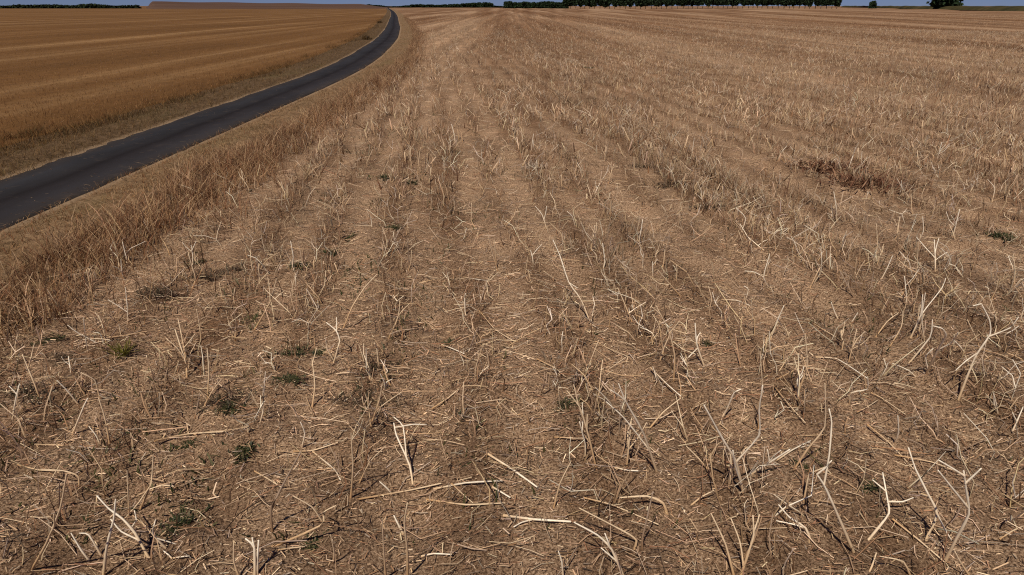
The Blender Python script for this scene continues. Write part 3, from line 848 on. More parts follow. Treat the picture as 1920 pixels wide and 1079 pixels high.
# stalks read from the photograph: crop origin, main stem, branches (thirds of a pixel from that origin)
A, B_, C_, D_, E_, F_, G_, H_ = (0, 440), (640, 440), (1280, 440), (0, 720), (640, 720), (1280, 720), (640, 120), (1280, 120)
HERO = [
    (F_, [(975, 945), (855, 700), (795, 570), (755, 510)], [[(800, 575), (840, 420), (870, 260), (862, 190)], [(757, 512), (835, 425)]], 'b', 1.25),
    (F_, [(1005, 910), (1080, 835), (1160, 730), (1150, 640), (1125, 500)], [[(1160, 668), (1230, 655), (1285, 625)], [(1132, 600), (1060, 530)]], 'b', 1.2),
    (F_, [(1365, 885), (1430, 730), (1380, 620), (1310, 480), (1270, 360)], [[(1430, 740), (1470, 810), (1512, 880)]], 'b', 1.2),
    (F_, [(1470, 1000), (1540, 870), (1610, 730), (1595, 600), (1580, 490)], [[(1600, 560), (1680, 475)], [(1590, 710), (1510, 580), (1430, 480)], [(1583, 520), (1440, 430)]], 'b', 1.3),
    (F_, [(350, 620), (300, 440), (230, 320), (180, 230), (120, 120)], [[(330, 560), (285, 440), (265, 340)], [(312, 430), (430, 290), (430, 150), (450, 10)]], 'b', 1.35),
    (F_, [(205, 215), (250, 140), (290, 50), (330, 30)], [], 'b', 1.1),
    (F_, [(620, 480), (700, 370), (800, 240), (800, 0)], [], 's', 1.1),
    (F_, [(320, 1090), (370, 950), (400, 850), (395, 740)], [[(340, 1030), (290, 800)], [(385, 900), (450, 770)]], 's', 1.2),
    (F_, [(300, 1090), (240, 900), (160, 730)], [], 's', 1.1),
    (F_, [(735, 890), (690, 810), (600, 750), (540, 680)], [[(690, 815), (620, 800), (540, 795)]], 'b', 1.1),
    (F_, [(1195, 330), (1210, 180)], [], 'b', 1.1),
    (F_, [(1780, 170), (1750, 60)], [], 'b', 1.0),
    (F_, [(1850, 275), (1885, 200), (1915, 130)], [[(1880, 205), (1840, 150)]], 'b', 1.0),
    (F_, [(1040, 1070), (1090, 950)], [], 's', 1.0),
    (F_, [(1640, 1090), (1560, 1000), (1530, 940)], [], 's', 0.9),
    (F_, [(1300, 1090), (1240, 1000), (1110, 970)], [], 's', 1.0),
    (F_, [(150, 470), (90, 420), (20, 350)], [], 's', 0.9),
    (F_, [(20, 690), (100, 640), (185, 595)], [], 's', 1.0),
    (C_, [(1255, 735), (1390, 580), (1405, 480)], [], 'b', 1.2),
    (C_, [(1370, 780), (1430, 660), (1480, 570), (1460, 530), (1410, 515)], [[(1440, 650), (1500, 600), (1520, 530)], [(1310, 770), (1380, 700), (1432, 660)]], 'b', 1.25),
    (C_, [(1545, 940), (1600, 800), (1650, 680), (1730, 560), (1725, 480), (1680, 390)], [[(1730, 570), (1820, 510), (1850, 440)], [(1650, 660), (1530, 760)], [(1684, 392), (1630, 400)]], 'b', 1.25),
    (C_, [(1280, 580), (1340, 450), (1350, 340)], [[(1345, 470), (1385, 420), (1500, 330), (1535, 280)]], 'b', 1.15),
    (C_, [(1365, 600), (1345, 470), (1365, 330)], [], 'b', 0.9),
    (C_, [(1600, 665), (1560, 630), (1520, 590)], [], 'b', 1.2),
    (C_, [(495, 580), (570, 400)], [], 'b', 1.15),
    (C_, [(885, 480), (835, 380)], [], 'b', 1.1),
    (C_, [(945, 495), (985, 440)], [], 'b', 1.0),
    (C_, [(1230, 330), (1310, 240), (1325, 60), (1340, 0)], [], 's', 1.0),
    (C_, [(1110, 260), (1150, 190), (1180, 120)], [], 'b', 1.0),
    (C_, [(1425, 210), (1420, 120), (1415, 30)], [[(1420, 130), (1340, 30)], [(1420, 150), (1465, 85)], [(1420, 110), (1440, 20)]], 'b', 1.1),
    (C_, [(350, 380), (370, 310), (345, 290)], [], 'b', 1.0),
    (C_, [(495, 300), (455, 240), (490, 110)], [[(460, 240), (400, 210), (350, 205)]], 'b', 1.0),
    (C_, [(130, 745), (80, 620), (70, 500)], [[(78, 640), (0, 720)], [(80, 610), (105, 560)]], 'b', 1.2),
    (C_, [(430, 1090), (430, 950), (450, 880), (435, 660)], [], 's', 1.0),
    (C_, [(650, 880), (700, 740), (690, 560)], [], 's', 1.0),
    (C_, [(1860, 330), (1870, 220), (1860, 110)], [], 's', 1.0),
    (C_, [(1735, 360), (1775, 250)], [], 's', 0.8),
    (C_, [(700, 330), (770, 190), (840, 110)], [], 's', 0.9),
    (C_, [(1080, 575), (1150, 490), (1215, 440)], [], 's', 0.9),
    (C_, [(1160, 630), (1230, 520), (1240, 430)], [], 's', 0.9),
    (C_, [(1345, 815), (1270, 765), (1180, 725)], [], 'b', 1.0),
    (C_, [(940, 950), (950, 890), (1040, 870), (1040, 800)], [], 'b', 0.9),
    (C_, [(1780, 1000), (1750, 890)], [], 'b', 0.9),
    (C_, [(890, 270), (905, 200)], [], 's', 0.8),
    (C_, [(985, 270), (970, 210)], [[(975, 235), (1020, 140)]], 's', 0.8),
    (C_, [(660, 130), (640, 70), (610, 10)], [], 'b', 0.8),
    (C_, [(1085, 140), (1095, 60), (1090, -60)], [], 's', 0.8),
    (E_, [(405, 580), (385, 460), (310, 290), (295, 220)], [[(383, 420), (345, 250), (290, 200)], [(330, 235), (400, 250), (470, 275)]], 'b', 1.2),
    (E_, [(50, 640), (65, 480), (55, 280)], [], 's', 1.0),
    (E_, [(1440, 480), (1400, 330), (1370, 220), (1340, 130), (1270, 40)], [[(1387, 260), (1385, 180)], [(1375, 225), (1310, 20)]], 's', 1.1),
    (E_, [(1780, 490), (1700, 280), (1600, 100), (1560, 0)], [[(1740, 370), (1600, 220), (1500, 140)], [(1610, 110), (1510, 20)]], 'b', 1.15),
    (E_, [(1840, 740), (1810, 670), (1720, 632), (1570, 640)], [[(1838, 735), (1760, 750), (1690, 750)]], 's', 1.5),
    (E_, [(1600, 1090), (1520, 930), (1440, 850), (1310, 780)], [[(1515, 920), (1480, 830)], [(1560, 1000), (1460, 920)]], 'b', 1.15),
    (E_, [(1190, 700), (1230, 560), (1290, 440)], [], 's', 0.8),
    (E_, [(350, 830), (320, 790), (295, 740)], [], 'b', 1.2),
    (E_, [(370, 1090), (372, 950), (355, 780), (372, 670)], [], 's', 1.1),
    (E_, [(250, 1090), (240, 950), (230, 760)], [], 's', 0.9),
    (E_, [(1730, 240), (1810, 160), (1910, 80)], [], 's', 1.0),
    (E_, [(1640, 940), (1660, 880), (1590, 830), (1340, 700)], [], 's', 1.1),
    (E_, [(300, 620), (260, 590), (215, 550)], [], 'b', 1.1),
    (E_, [(1060, 220), (1030, 120), (1010, 70)], [], 's', 0.9),
    (E_, [(1250, 1090), (1240, 1000), (1220, 940)], [], 'b', 0.9),
    (E_, [(90, 560), (160, 440), (250, 350)], [], 's', 0.8),
    (E_, [(160, 230), (215, 90), (230, 0)], [[(195, 140), (270, 90), (340, 40)]], 's', 1.0),
    (D_, [(575, 1070), (600, 920), (640, 760), (650, 650)], [], 'b', 1.25),
    (D_, [(840, 975), (760, 840), (690, 760), (610, 700), (545, 630)], [[(740, 890), (690, 820), (640, 740)]], 'b', 1.2),
    (D_, [(1430, 1090), (1430, 920), (1380, 870)], [[(1430, 930), (1415, 870)]], 'b', 1.3),
    (D_, [(1442, 1080), (1455, 880)], [], 'b', 1.3),
    (D_, [(1350, 1090), (1315, 890)], [], 's', 1.0),
    (D_, [(160, 1040), (260, 900), (340, 700), (375, 510)], [[(285, 860), (330, 770), (352, 680)]], 's', 1.1),
    (D_, [(520, 1005), (400, 840)], [], 'b', 1.0),
    (D_, [(575, 965), (500, 850), (445, 840)], [], 'b', 0.9),
    (D_, [(945, 920), (860, 845), (875, 765)], [[(890, 870), (990, 910)]], 'b', 1.0),
    (D_, [(775, 705), (850, 560), (862, 400)], [[(835, 590), (740, 720)]], 's', 1.0),
    (D_, [(1690, 365), (1715, 280), (1690, 215)], [], 'b', 1.0),
    (D_, [(1530, 830), (1525, 710), (1580, 590), (1690, 385)], [], 'g', 1.2),
    (D_, [(1500, 910), (1800, 800), (1825, 720), (1890, 685)], [[(1805, 770), (1760, 680), (1660, 605)]], 's', 1.1),
    (D_, [(395, 285), (470, 130), (495, 80)], [], 'b', 1.0),
    (D_, [(445, 110), (380, 40), (320, -20)], [], 'b', 1.0),
    (D_, [(615, 335), (590, 190), (555, 80)], [[(600, 230), (630, 220)]], 's', 1.0),
    (D_, [(560, 330), (540, 290), (500, 240)], [], 'b', 0.8),
    (D_, [(440, 600), (440, 520), (360, 490), (230, 480)], [], 's', 0.9),
    (D_, [(720, 740), (722, 640), (715, 490)], [], 's', 0.8),
    (D_, [(1870, 1000), (1860, 850)], [], 's', 0.8),
    (A, [(60, 1050), (90, 920), (110, 840)], [[(95, 900), (55, 850)]], 'b', 1.1),
    (A, [(715, 500), (705, 300)], [[(712, 440), (620, 360)]], 'b', 0.9),
    (A, [(1130, 600), (1105, 420)], [], 's', 0.9),
    (A, [(1320, 595), (1315, 410)], [], 's', 0.9),
    (A, [(1045, 700), (1020, 560), (1000, 470)], [[(1035, 640), (1095, 560)]], 's', 1.0),
    (A, [(1165, 920), (1175, 760), (1165, 640)], [], 's', 1.1),
    (A, [(1140, 960), (1190, 890), (1245, 815)], [[(1165, 925), (1120, 880)]], 's', 1.0),
    (A, [(1090, 1040), (1125, 890)], [], 'g', 1.0),
    (A, [(1420, 540), (1520, 380), (1555, 250)], [[(1510, 375), (1490, 260)], [(1505, 390), (1440, 370)]], 's', 1.05),
    (A, [(1640, 195), (1635, 40)], [], 'b', 1.0),
    (A, [(1080, 190), (1075, 60)], [[(1076, 100), (1035, 40)], [(1076, 95), (1100, 40)]], 'b', 0.9),
    (A, [(1870, 725), (1910, 600), (1890, 540), (1835, 495)], [[(1893, 545), (1890, 470)]], 'b', 1.1),
    (A, [(1750, 985), (1755, 700)], [[(1755, 740), (1780, 640)]], 's', 1.1),
    (A, [(495, 665), (470, 470)], [[(485, 575), (380, 510)], [(485, 580), (550, 605)]], 'b', 0.9),
    (B_, [(885, 205), (850, 110), (825, 0)], [], 's', 1.0),
    (B_, [(872, 160), (860, 30)], [], 's', 0.9),
    (B_, [(1420, 530), (1350, 370), (1280, 270), (1230, 120), (1190, 30)], [[(1410, 505), (1450, 530)], [(1285, 275), (1330, 300)]], 'b', 1.0),
    (B_, [(0, 540), (60, 410), (130, 300), (200, 225)], [], 's', 1.0),
    (B_, [(260, 585), (320, 460), (330, 370)], [[(318, 460), (380, 400)]], 's', 1.0),
    (B_, [(1082, 165), (1065, 90)], [[(1080, 120), (1130, 70)]], 'b', 0.9),
    (B_, [(1470, 190), (1482, 150), (1470, 50)], [], 'b', 1.0),
    (B_, [(1870, 830), (1875, 680), (1840, 540), (1770, 400)], [[(1845, 560), (1900, 480)], [(1790, 450), (1740, 400)]], 's', 1.1),
    (B_, [(1635, 475), (1555, 300)], [], 's', 0.9),
    (B_, [(375, 200), (395, 90)], [], 's', 0.7),
    (B_, [(1905, 330), (1840, 270), (1780, 200)], [], 's', 0.9),
    (B_, [(1740, 600), (1770, 470)], [], 's', 0.8),
    (H_, [(870, 890), (850, 720)], [], 'b', 1.0),
    (H_, [(1325, 1000), (1350, 860)], [], 'b', 0.9),
    (H_, [(320, 965), (355, 870), (300, 810)], [], 'b', 0.9),
    (H_, [(445, 1050), (445, 900)], [], 's', 0.9),
    (H_, [(1015, 875), (985, 750)], [], 's', 0.8),
    (H_, [(550, 700), (548, 620)], [], 'b', 0.9),
    (H_, [(1160, 800), (1175, 700), (1215, 560)], [], 's', 0.7),
    (H_, [(1300, 860), (1290, 740)], [], 's', 0.7),
    (H_, [(1740, 780), (1755, 700), (1715, 650)], [], 'b', 0.7),
    (H_, [(1735, 540), (1735, 480), (1765, 440)], [], 's', 0.7),
    (H_, [(700, 1000), (720, 920), (700, 900)], [], 's', 0.8),
    (G_, [(1155, 920), (1130, 850), (1090, 800)], [[(1145, 880), (1155, 800)]], 'b', 0.9),
    (G_, [(1320, 920), (1300, 860), (1270, 830)], [], 'b', 0.8),
    (G_, [(640, 450), (620, 340)], [], 'b', 0.9),
    (G_, [(1095, 600), (1100, 540)], [[(1096, 580), (1070, 640)]], 'b', 1.0),
    (G_, [(550, 190), (560, 130)], [], 's', 0.8),
    (G_, [(610, 290), (615, 240)], [], 's', 0.8),
    (G_, [(1510, 880), (1515, 780), (1470, 720)], [], 's', 0.7),
    (G_, [(430, 620), (445, 470)], [], 's', 0.7),
    (G_, [(1085, 480), (1078, 430)], [], 'b', 0.8),
    (G_, [(1115, 490), (1118, 430)], [], 'b', 0.8),
    (G_, [(170, 920), (165, 860)], [], 'b', 0.7),
    (G_, [(365, 960), (370, 850)], [], 's', 0.7),
]
LYING = [
    (E_, [(520, 592), (700, 557), (910, 545)], [], 'b', 1.3), (E_, [(90, 650), (380, 600), (560, 560)], [], 's', 1.2),
    (E_, [(480, 650), (700, 680), (920, 670)], [], 's', 1.2), (E_, [(910, 740), (1080, 762), (1290, 775)], [[(1070, 765), (970, 805)]], 'b', 1.6),
    (E_, [(825, 395), (960, 480), (1100, 580)], [], 'b', 1.5), (E_, [(850, 580), (950, 640)], [], 'b', 1.2),
    (E_, [(510, 140), (600, 80), (660, 30)], [], 's', 1.2), (E_, [(1200, 300), (1300, 305), (1390, 308)], [], 's', 0.9),
    (E_, [(1360, 640), (1520, 680), (1780, 790)], [], 's', 1.0), (E_, [(450, 970), (520, 955), (620, 960)], [], 'b', 1.0),
    (E_, [(1540, 470), (1600, 485), (1670, 490)], [], 'b', 1.1), (E_, [(620, 560), (740, 670)], [], 's', 0.8),
    (D_, [(870, 322), (1060, 282), (1270, 268)], [], 's', 1.3), (D_, [(1650, 380), (1760, 375), (1900, 330)], [], 's', 1.1),
    (D_, [(1760, 382), (1880, 480), (1915, 540)], [], 'b', 1.0), (D_, [(100, 455), (220, 485), (350, 490)], [], 's', 0.8),
    (D_, [(1430, 490), (1500, 530), (1580, 580)], [], 's', 0.9), (D_, [(1560, 935), (1630, 925), (1715, 915)], [], 's', 0.9),
    (D_, [(970, 985), (920, 940)], [], 'b', 0.9), (D_, [(975, 980), (1065, 968)], [], 'b', 0.8),
    (B_, [(565, 620), (620, 640), (690, 670)], [], 'b', 1.2), (B_, [(690, 240), (750, 250), (820, 260)], [], 'b', 0.8),
    (B_, [(770, 420), (860, 530), (970, 600)], [], 's', 0.9), (B_, [(1430, 600), (1500, 640), (1620, 690)], [], 's', 0.9),
    (B_, [(1650, 65), (1760, 75)], [], 'b', 0.8), (B_, [(1390, 240), (1530, 258)], [], 'b', 0.8),
    (B_, [(1740, 750), (1830, 840), (1910, 910)], [], 'b', 1.0), (B_, [(1100, 700), (1200, 750), (1260, 800)], [], 's', 0.9),
    (C_, [(750, 690), (870, 700), (1040, 810)], [], 'b', 1.1), (C_, [(700, 480), (800, 540), (900, 600)], [], 's', 0.9),
    (C_, [(220, 365), (300, 370), (380, 400)], [], 'b', 0.9), (C_, [(1060, 890), (1120, 920), (1250, 1010)], [], 's', 0.8),
    (C_, [(520, 860), (600, 960), (690, 1060)], [], 's', 0.9), (C_, [(1690, 650), (1800, 680), (1910, 740)], [], 's', 0.8),
    (F_, [(1040, 230), (1160, 330), (1300, 480)], [], 's', 1.0), (F_, [(1190, 400), (1400, 440), (1560, 500)], [], 's', 0.9),
    (F_, [(1180, 760), (1330, 880), (1470, 1000)], [], 's', 1.1), (F_, [(530, 430), (620, 370), (720, 320)], [], 'b', 1.1),
    (F_, [(1780, 875), (1850, 830), (1915, 800)], [], 's', 1.0), (F_, [(1540, 390), (1660, 330), (1760, 305)], [], 'g', 1.0),
    (F_, [(980, 160), (1040, 130), (1100, 90)], [], 's', 0.9),
]
TN = {'b': 'bleached', 's': 'straw-coloured', 'g': 'grey-brown'}
PXM = lambda Y: FPX / (Y * math.cos(PITCH) + CH * math.sin(PITCH))
n_ind = 0
for org, main, brs, tn, w in HERO:
    P2 = lambda q: (org[0] + q[0] / 3.0, org[1] + q[1] / 3.0)
    bx, by = unproj(*P2(main[0]))
    bz = float(hgt(bx, by)); bx, by = unproj(*P2(main[0]), bz)
    base = Vector((bx, by, bz - 0.012))
    lean = random.gauss(0.0, 0.28)
    r = 0.0050 * w * (1 + 0.10 * max(0, by - 4))
    depth = {}
    def pt(q, l=lean):
        p = unproj_y(*P2(q), by)
        z = max(p.z - bz, 0.0)
        return unproj_y(*P2(q), by + l * z) - base
    mp = [pt(q) for q in main]; mp[0] = Vector((0, 0, -0.01))
    for v in mp[1:]: v.z = max(v.z, 0.02)
    stems = [(mp, r * 1.2, r * 0.5)]
    for b in brs:
        bp = [pt(q) for q in b]
        d = random.gauss(0, 0.35)
        for k, v in enumerate(bp):
            if k: v.y += d * (v - bp[0]).length * 0.7
            v.z = max(v.z, 0.006)
        # root each branch on the main stem
        near = min((m1.lerp(m2, t / 8) for m1, m2 in zip(mp, mp[1:]) for t in range(9)), key=lambda c: (c - bp[0]).length)
        bp[0] = near
        stems.append((bp, r * 0.75, r * 0.45))
    spread = abs(mp[-1].x) / max(0.02, mp[-1].z)
    stalk(base, stems, TN[tn], 'standing upright' if spread < 0.55 else 'leaning over')
    n_ind += 1
for org, main, brs, tn, w in LYING:
    P2 = lambda q: (org[0] + q[0] / 3.0, org[1] + q[1] / 3.0)
    def gp(q, k=0):
        x, y = unproj(*P2(q)); z = float(hgt(x, y)) + 0.018
        x, y = unproj(*P2(q), z)
        return Vector((x, y, z))
    pts = [gp(q) for q in main]; base = pts[0].copy()
    r = 0.0044 * w
    stems = [([p - base for p in pts], r, r * 0.7)]
    for b in brs: stems.append(([gp(q) - base for q in b], r * 0.6, r * 0.4))
    stalk(base, stems, TN[tn], 'lying')
    n_ind += 1

# further stalks of the same crop, from templates that share their meshes
TPL = []
for i in range(22):
    h = random.uniform(0.14, 0.32)
    k = random.randint(2, 4)
    a0 = random.random() * 6.28; ln = abs(random.gauss(0, 0.35))
    pts = [Vector((0, 0, -0.02))]
    for j in range(1, k + 1):
        if j > 1 and random.random() < 0.5: a0 += random.gauss(0, 1.2); ln = abs(random.gauss(0, 0.45))
        pts.append(pts[-1] + Vector((math.cos(a0) * ln, math.sin(a0) * ln, 1)).normalized() * h / k)
    r = random.uniform(0.0034, 0.0056)
    stems = [(stem_mesh('stem', pts, r * 1.15, r * 0.65), 'stem')]
    nb = random.choice([0, 0, 0, 1, 1, 2, 3])
    for j in range(nb):
        q = random.uniform(0.4, 0.9) * (len(pts) - 1); f = int(q); o0 = pts[f].lerp(pts[f + 1], q - f)
        a = random.random() * 6.28; l = h * random.uniform(0.25, 0.6); s = random.uniform(0.4, 1.1)
        d = Vector((math.cos(a) * s, math.sin(a) * s, 1)).normalized()
        d2 = (d + Vector((random.gauss(0, .3), random.gauss(0, .3), 0.2))).normalized()
        stems.append((stem_mesh('branch', [o0, o0 + d * l * .5, o0 + d * l * .5 + d2 * l * .5], r * 0.7, r * 0.4, t0=0.4), 'branch'))
    dirs = [pts[j + 1] - pts[j] for j in range(len(pts) - 1)]
    kink = max([dirs[j].angle(dirs[j + 1]) for j in range(len(dirs) - 1)] or [0])
    spread = pts[-1].xy.length / max(.02, pts[-1].z)
    TPL.append((stems, nb, kink, 'standing upright' if spread < 0.55 else 'leaning over'))

X, Y = sample(4000, 2.3, 12, 1.2, 4.5, side=1.0, marg=0.0)
ok = zone_field(X, Y) & (rng.random(4000) < (0.35 + 0.45 * ss(-1, 2, X)) * (0.25 + ss(-0.4, 0.5, rowf(X, Y)))) & (np.abs(X) < 0.768 * (Y * 0.92 + 0.9))
X, Y = X[ok], Y[ok]
near = np.argsort(np.hypot(X, Y)[:1200])
cnt = 0
for q in range(len(X)):
    if n_ind + cnt >= 300: break
    x, y = float(X[q]), float(Y[q])
    stems, nb, kink, kd = TPL[int(rng.integers(len(TPL)))]
    tone = ['bleached', 'straw-coloured', 'straw-coloured', 'grey-brown'][int(rng.integers(4))]
    e = bpy.data.objects.new('stubble_stalk', None); COL.objects.link(e)
    e.location = (x, y, float(hgt(x, y)))
    sc = float(rng.uniform(0.75, 1.25)); e.scale = (sc, sc, sc); e.rotation_euler[2] = float(rng.random() * 6.28)
    lab = stalk_label(kd, tone, nb, kink)
    tag(e, lab, 'stalk', lab)
    for me, nm in stems:
        o = bpy.data.objects.new(nm, me); COL.objects.link(o); o.parent = e
        o.color = (*TONES[tone], 1)
    cnt += 1


# the stalks beyond those, out over the field
def d_stalk(X, Y):
    return np.clip((0.34 + 0.55 * ss(-0.8, 1.8, X) + 0.3 * ss(8, 20, Y)) * (0.14 + 1.2 * ss(-0.5, 0.6, rowf(X, Y)) + 1.3 * strong_row(X, Y)) * np.clip(0.7 + 1.4 * fbm(X / 0.6, Y / 1.0, 300, 3), 0, 2), 0, 1)


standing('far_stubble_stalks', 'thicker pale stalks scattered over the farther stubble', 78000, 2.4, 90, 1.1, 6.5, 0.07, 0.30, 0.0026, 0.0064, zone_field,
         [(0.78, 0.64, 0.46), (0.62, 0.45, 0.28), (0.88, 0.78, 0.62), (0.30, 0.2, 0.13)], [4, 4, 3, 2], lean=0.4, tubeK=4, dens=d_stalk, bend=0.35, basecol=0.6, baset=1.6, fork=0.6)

standing('row_shade_blades', 'dark reddish blades painting the shadow side of the stubble row along the wheel rut, with scattered withered weeds', 80000, 3, 40, 0.9, 8.0, 0.04, 0.16, 0.002, 0.005, zone_field,  # dark blades stand for the strong row's shadow side, plus some dark weeds
         [(0.10, 0.05, 0.03), (0.15, 0.07, 0.04), (0.06, 0.04, 0.022), (0.055, 0.05, 0.022)], [3, 3, 2, 1], lean=0.6, ribbon=True, tubeK=3, cat='weeds',
         dens=lambda X, Y: np.clip(1.8 * np.exp(-((X + 0.07 * Y - 2.9 - 0.12 * vnoise(Y * 0.5, 0 * Y, 4)) / 0.20) ** 2) * ss(-0.35, 0.2, fbm(X / 0.5, Y / 1.1, 330, 2))
                                   + 0.8 * np.exp(-((X + 0.07 * Y + 2.15 - 0.2 * vnoise(Y * 0.6, 0 * Y, 14)) / 0.28) ** 2) * ss(-0.2, 0.3, fbm(X / 0.4, Y / 0.8, 335, 2)) * ss(12, 8, Y)
                                   + 0.35 * ss(0.28, 0.5, fbm(X / 0.7, Y / 0.9, 340, 3)) * (0.35 + 0.65 * ss(0.5, -2.0, X)), 0, 1))

standing('low_green_growth', 'faint low green growth spread along the rows of the stubble', 110000, 2.4, 16, 0.8, 6.0, 0.02, 0.075, 0.003, 0.008, zone_field,
         [(0.045, 0.058, 0.02), (0.07, 0.08, 0.03), (0.11, 0.105, 0.045)], [3, 3, 2], lean=1.2, ribbon=True, tubeK=3, cat='weeds', mat=M_WEED,
         dens=lambda X, Y: 0.9 * ss(0.08, 0.38, fbm(X / 0.35, Y / 0.6, 350, 3)) * (0.1 + 0.9 * np.exp(-((X + 1.5 + 0.02 * Y) / 0.9) ** 2)))

# ------------------------------------------------------------------ weeds
def weed_mesh(name, n, rad, hgt_, seed, cols, lw=0.006, ll=0.05):
    r = np.random.default_rng(seed)
    m = max(3, n // 16)
    cx = r.normal(0, rad * 0.4, m); cy = r.normal(0, rad * 0.32, m); hk = r.random(m) * np.exp(-(cx ** 2 + cy ** 2) / (rad * rad)); ck = r.integers(0, m, n)
    bx = cx[ck] + r.normal(0, rad * 0.26, n); by = cy[ck] + r.normal(0, rad * 0.26, n)
    ctr = r.random(n) < 0.4; bx[ctr] = r.normal(0, rad * 0.42, ctr.sum()); by[ctr] = r.normal(0, rad * 0.36, ctr.sum())
    ph = r.random(n) * 6.283; el = r.uniform(0.15, 1.2, n); L = ll * r.uniform(0.5, 1.4, n)
    t = np.linspace(0, 1, 4)[None]
    rr = L[:, None] * t; z = hgt_ * 1.8 * (hk[ck] * r.random(n))[:, None] * t + rr * np.sin(el)[:, None] * (1 - 0.5 * t)
    P = np.stack([bx[:, None] + rr * (np.cos(ph) * np.cos(el))[:, None], by[:, None] + rr * (np.sin(ph) * np.cos(el))[:, None], z], -1)
    s = np.stack([-np.sin(ph), np.cos(ph), r.normal(0, 0.2, n)], -1)
    w = lw * r.uniform(0.6, 1.4, n)[:, None] * np.array([[0.35, 1.0, 0.9, 0.12]])
    V, F, pi, ri = ribbons(P, w, s)
    c = np.array(cols)[r.integers(0, len(cols), n)] * np.exp(r.normal(0, 0.2, (n, 1)))
    # creeping stems that tie the leaves to one root
    g = np.linspace(0, 1, 4)[None, :, None]
    Q = np.stack([bx, by, np.full(n, 0.012)], -1)[:, None, :] * g + np.array([0, 0, 0.006])
    Q = Q[::3]; n2 = len(Q)
    d = Q[:, -1] - Q[:, 0]; sd2 = np.cross(d, [0, 0, 1.0]); sd2 /= np.linalg.norm(sd2, axis=1, keepdims=True) + 1e-9
    V2, F2, p2, _ = ribbons(Q, np.full((n2, 4), lw * 0.55), sd2)
    c2 = np.array(cols)[r.integers(0, len(cols), n2)]
    return mesh_np(name, np.concatenate([V, V2]), np.concatenate([F, F2 + len(V)]), np.concatenate([c[pi], c2[p2]]))


GREEN = [(0.045, 0.056, 0.022), (0.07, 0.076, 0.03), (0.13, 0.11, 0.055), (0.03, 0.036, 0.016)]
WEEDS = [weed_mesh('green_weed', 130, 0.12, 0.015, 500 + i, GREEN, 0.0045, 0.035) for i in range(5)]
for j, (px_, py_, s_) in enumerate([(655, 440, 1.3), (612, 472, 1.1), (455, 845, 0.9), (722, 337, 1.6), (548, 662, 1.0), (700, 682, 1.0), (600, 655, 0.9), (1062, 765, 0.8),
                                    (335, 975, 1.0), (585, 1018, 0.8), (845, 635, 0.8), (1880, 445, 1.5), (1108, 128, 3.0), (375, 488, 1.0), (740, 430, 1.0), (545, 715, 0.9),
                                    (560, 500, 1.1), (1330, 645, 0.7), (95, 645, 0.8), (1630, 925, 0.6), (1505, 880, 0.5), (430, 765, 0.9), (350, 830, 0.7), (765, 345, 1.3)]):
    x, y = unproj(px_, py_)
    o = add('green_weed', WEEDS[j % 5], M_WEED)
    o.location = (x, y, float(hgt(x, y)) - 0.004); o.scale = (s_, s_, s_); o.rotation_euler[2] = random.random() * 6.28
    sz_ = 'broad' if s_ >= 1.2 else 'small' if s_ <= 0.8 else 'middling'
    tag(o, f'low dark green weed, a {sz_} patch sprouting through the straw litter', 'weed', f'{sz_} green weed patches in the stubble')
YG_ = weed_mesh('yellow_green_grass', 60, 0.05, 0.10, 520, [(0.13, 0.12, 0.02), (0.17, 0.15, 0.03)], 0.003, 0.10)
x, y = unproj(235, 675)
o = add('grass_tuft', YG_, M_WEED); o.location = (x, y, float(hgt(x, y)))
tag(o, 'small yellow-green grass tuft among dark stalks near the tall verge grass', 'grass tuft')

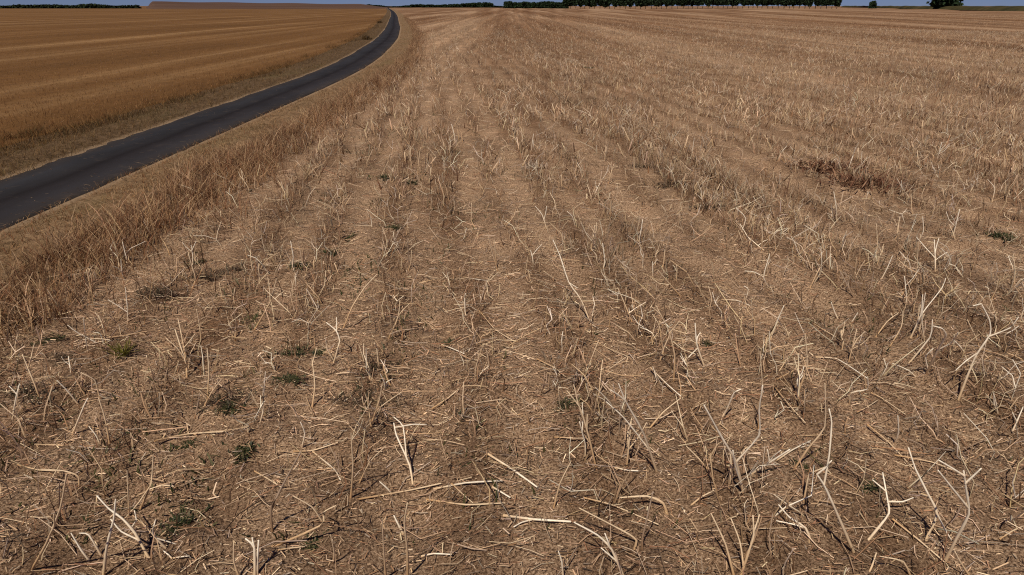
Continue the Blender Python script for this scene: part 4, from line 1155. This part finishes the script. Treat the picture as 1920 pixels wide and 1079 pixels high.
DEADC = [(0.11, 0.05, 0.028), (0.19, 0.09, 0.052), (0.34, 0.20, 0.12)]
for j, (px_, py_, sx, lab) in enumerate([(1540, 316, 1.6, 'long dark reddish-brown dead weed clump beside a smaller round clump'), (1630, 345, 1.2, 'round dark reddish-brown dead weed clump in the tall stubble')]):
    me = weed_mesh('dead_weed_clump', 600, 0.30, 0.13, 540 + j, DEADC, 0.004, 0.11)
    x, y = unproj(px_, py_)
    o = add('dead_weed_clump', me, M_WEED); o.location = (x, y, float(hgt(x, y))); o.scale = (sx * 1.4, sx * 1.3, 0.7)
    tag(o, lab, 'weed clump')
for j, (px_, py_, s_) in enumerate([(380, 520, 1.0), (290, 560, 0.9), (450, 505, 0.8), (130, 675, 0.7), (50, 745, 0.8), (420, 755, 0.9), (690, 690, 0.9), (690, 745, 0.8), (130, 530, 0.8), (20, 610, 1.0), (1210, 310, 1.2), (1260, 345, 1.1), (1330, 390, 1.0)]):
    me = weed_mesh('shadow_tuft', 170, 0.20, 0.045, 560 + j, [(0.11, 0.08, 0.05), (0.15, 0.09, 0.06), (0.06, 0.05, 0.028)], 0.0028, 0.08)  # dark tufts put where the stubble holds only shadow
    x, y = unproj(px_, py_)
    o = add('shadow_tuft', me, M_WEED); o.location = (x, y, float(hgt(x, y))); o.scale = (s_ * 1.3, s_, s_)
    tag(o, 'low blackish-brown tuft standing in for a shadow in the stubble litter', 'weed', 'dark tufts standing in for shadows in the stubble')
me = weed_mesh('grey_weed', 160, 0.2, 0.08, 600, [(0.50, 0.41, 0.32), (0.24, 0.195, 0.15), (0.72, 0.6, 0.47)], 0.0035, 0.12)
x, y = unproj(1000, 316)
o = add('grey_weed', me, M_WEED); o.location = (x, y, float(hgt(x, y)))
tag(o, 'ash-grey dead weed with tangled stems in the middle of the stubble', 'weed')

# scrubby bushes on the far-side verge
SCR = [crown_mesh('scrub_bush', 420, 0.55, 0.28, 0.26, 8, 0.06, 620 + i, 0.1) for i in range(3)]
BRN = [(0.09, 0.048, 0.016), (0.12, 0.07, 0.025), (0.06, 0.04, 0.015)]
for j, (px_, py_, s_, lab) in enumerate([(686, 76, 0.9, 'dark brown scrubby bush standing alone in the golden field edge'), (712, 44, 0.9, 'small dark brown bush on the verge before the lane bends away')]):
    x, y = unproj(px_, py_)
    me = weed_mesh('scrub_bush', 500, 0.42, 0.28, 640 + j, BRN, 0.012, 0.12)
    o = add('scrub_bush', me, M_WEED); o.location = (x, y, float(hgt(x, y))); o.scale = (s_, s_, s_)
    tag(o, lab, 'bush')
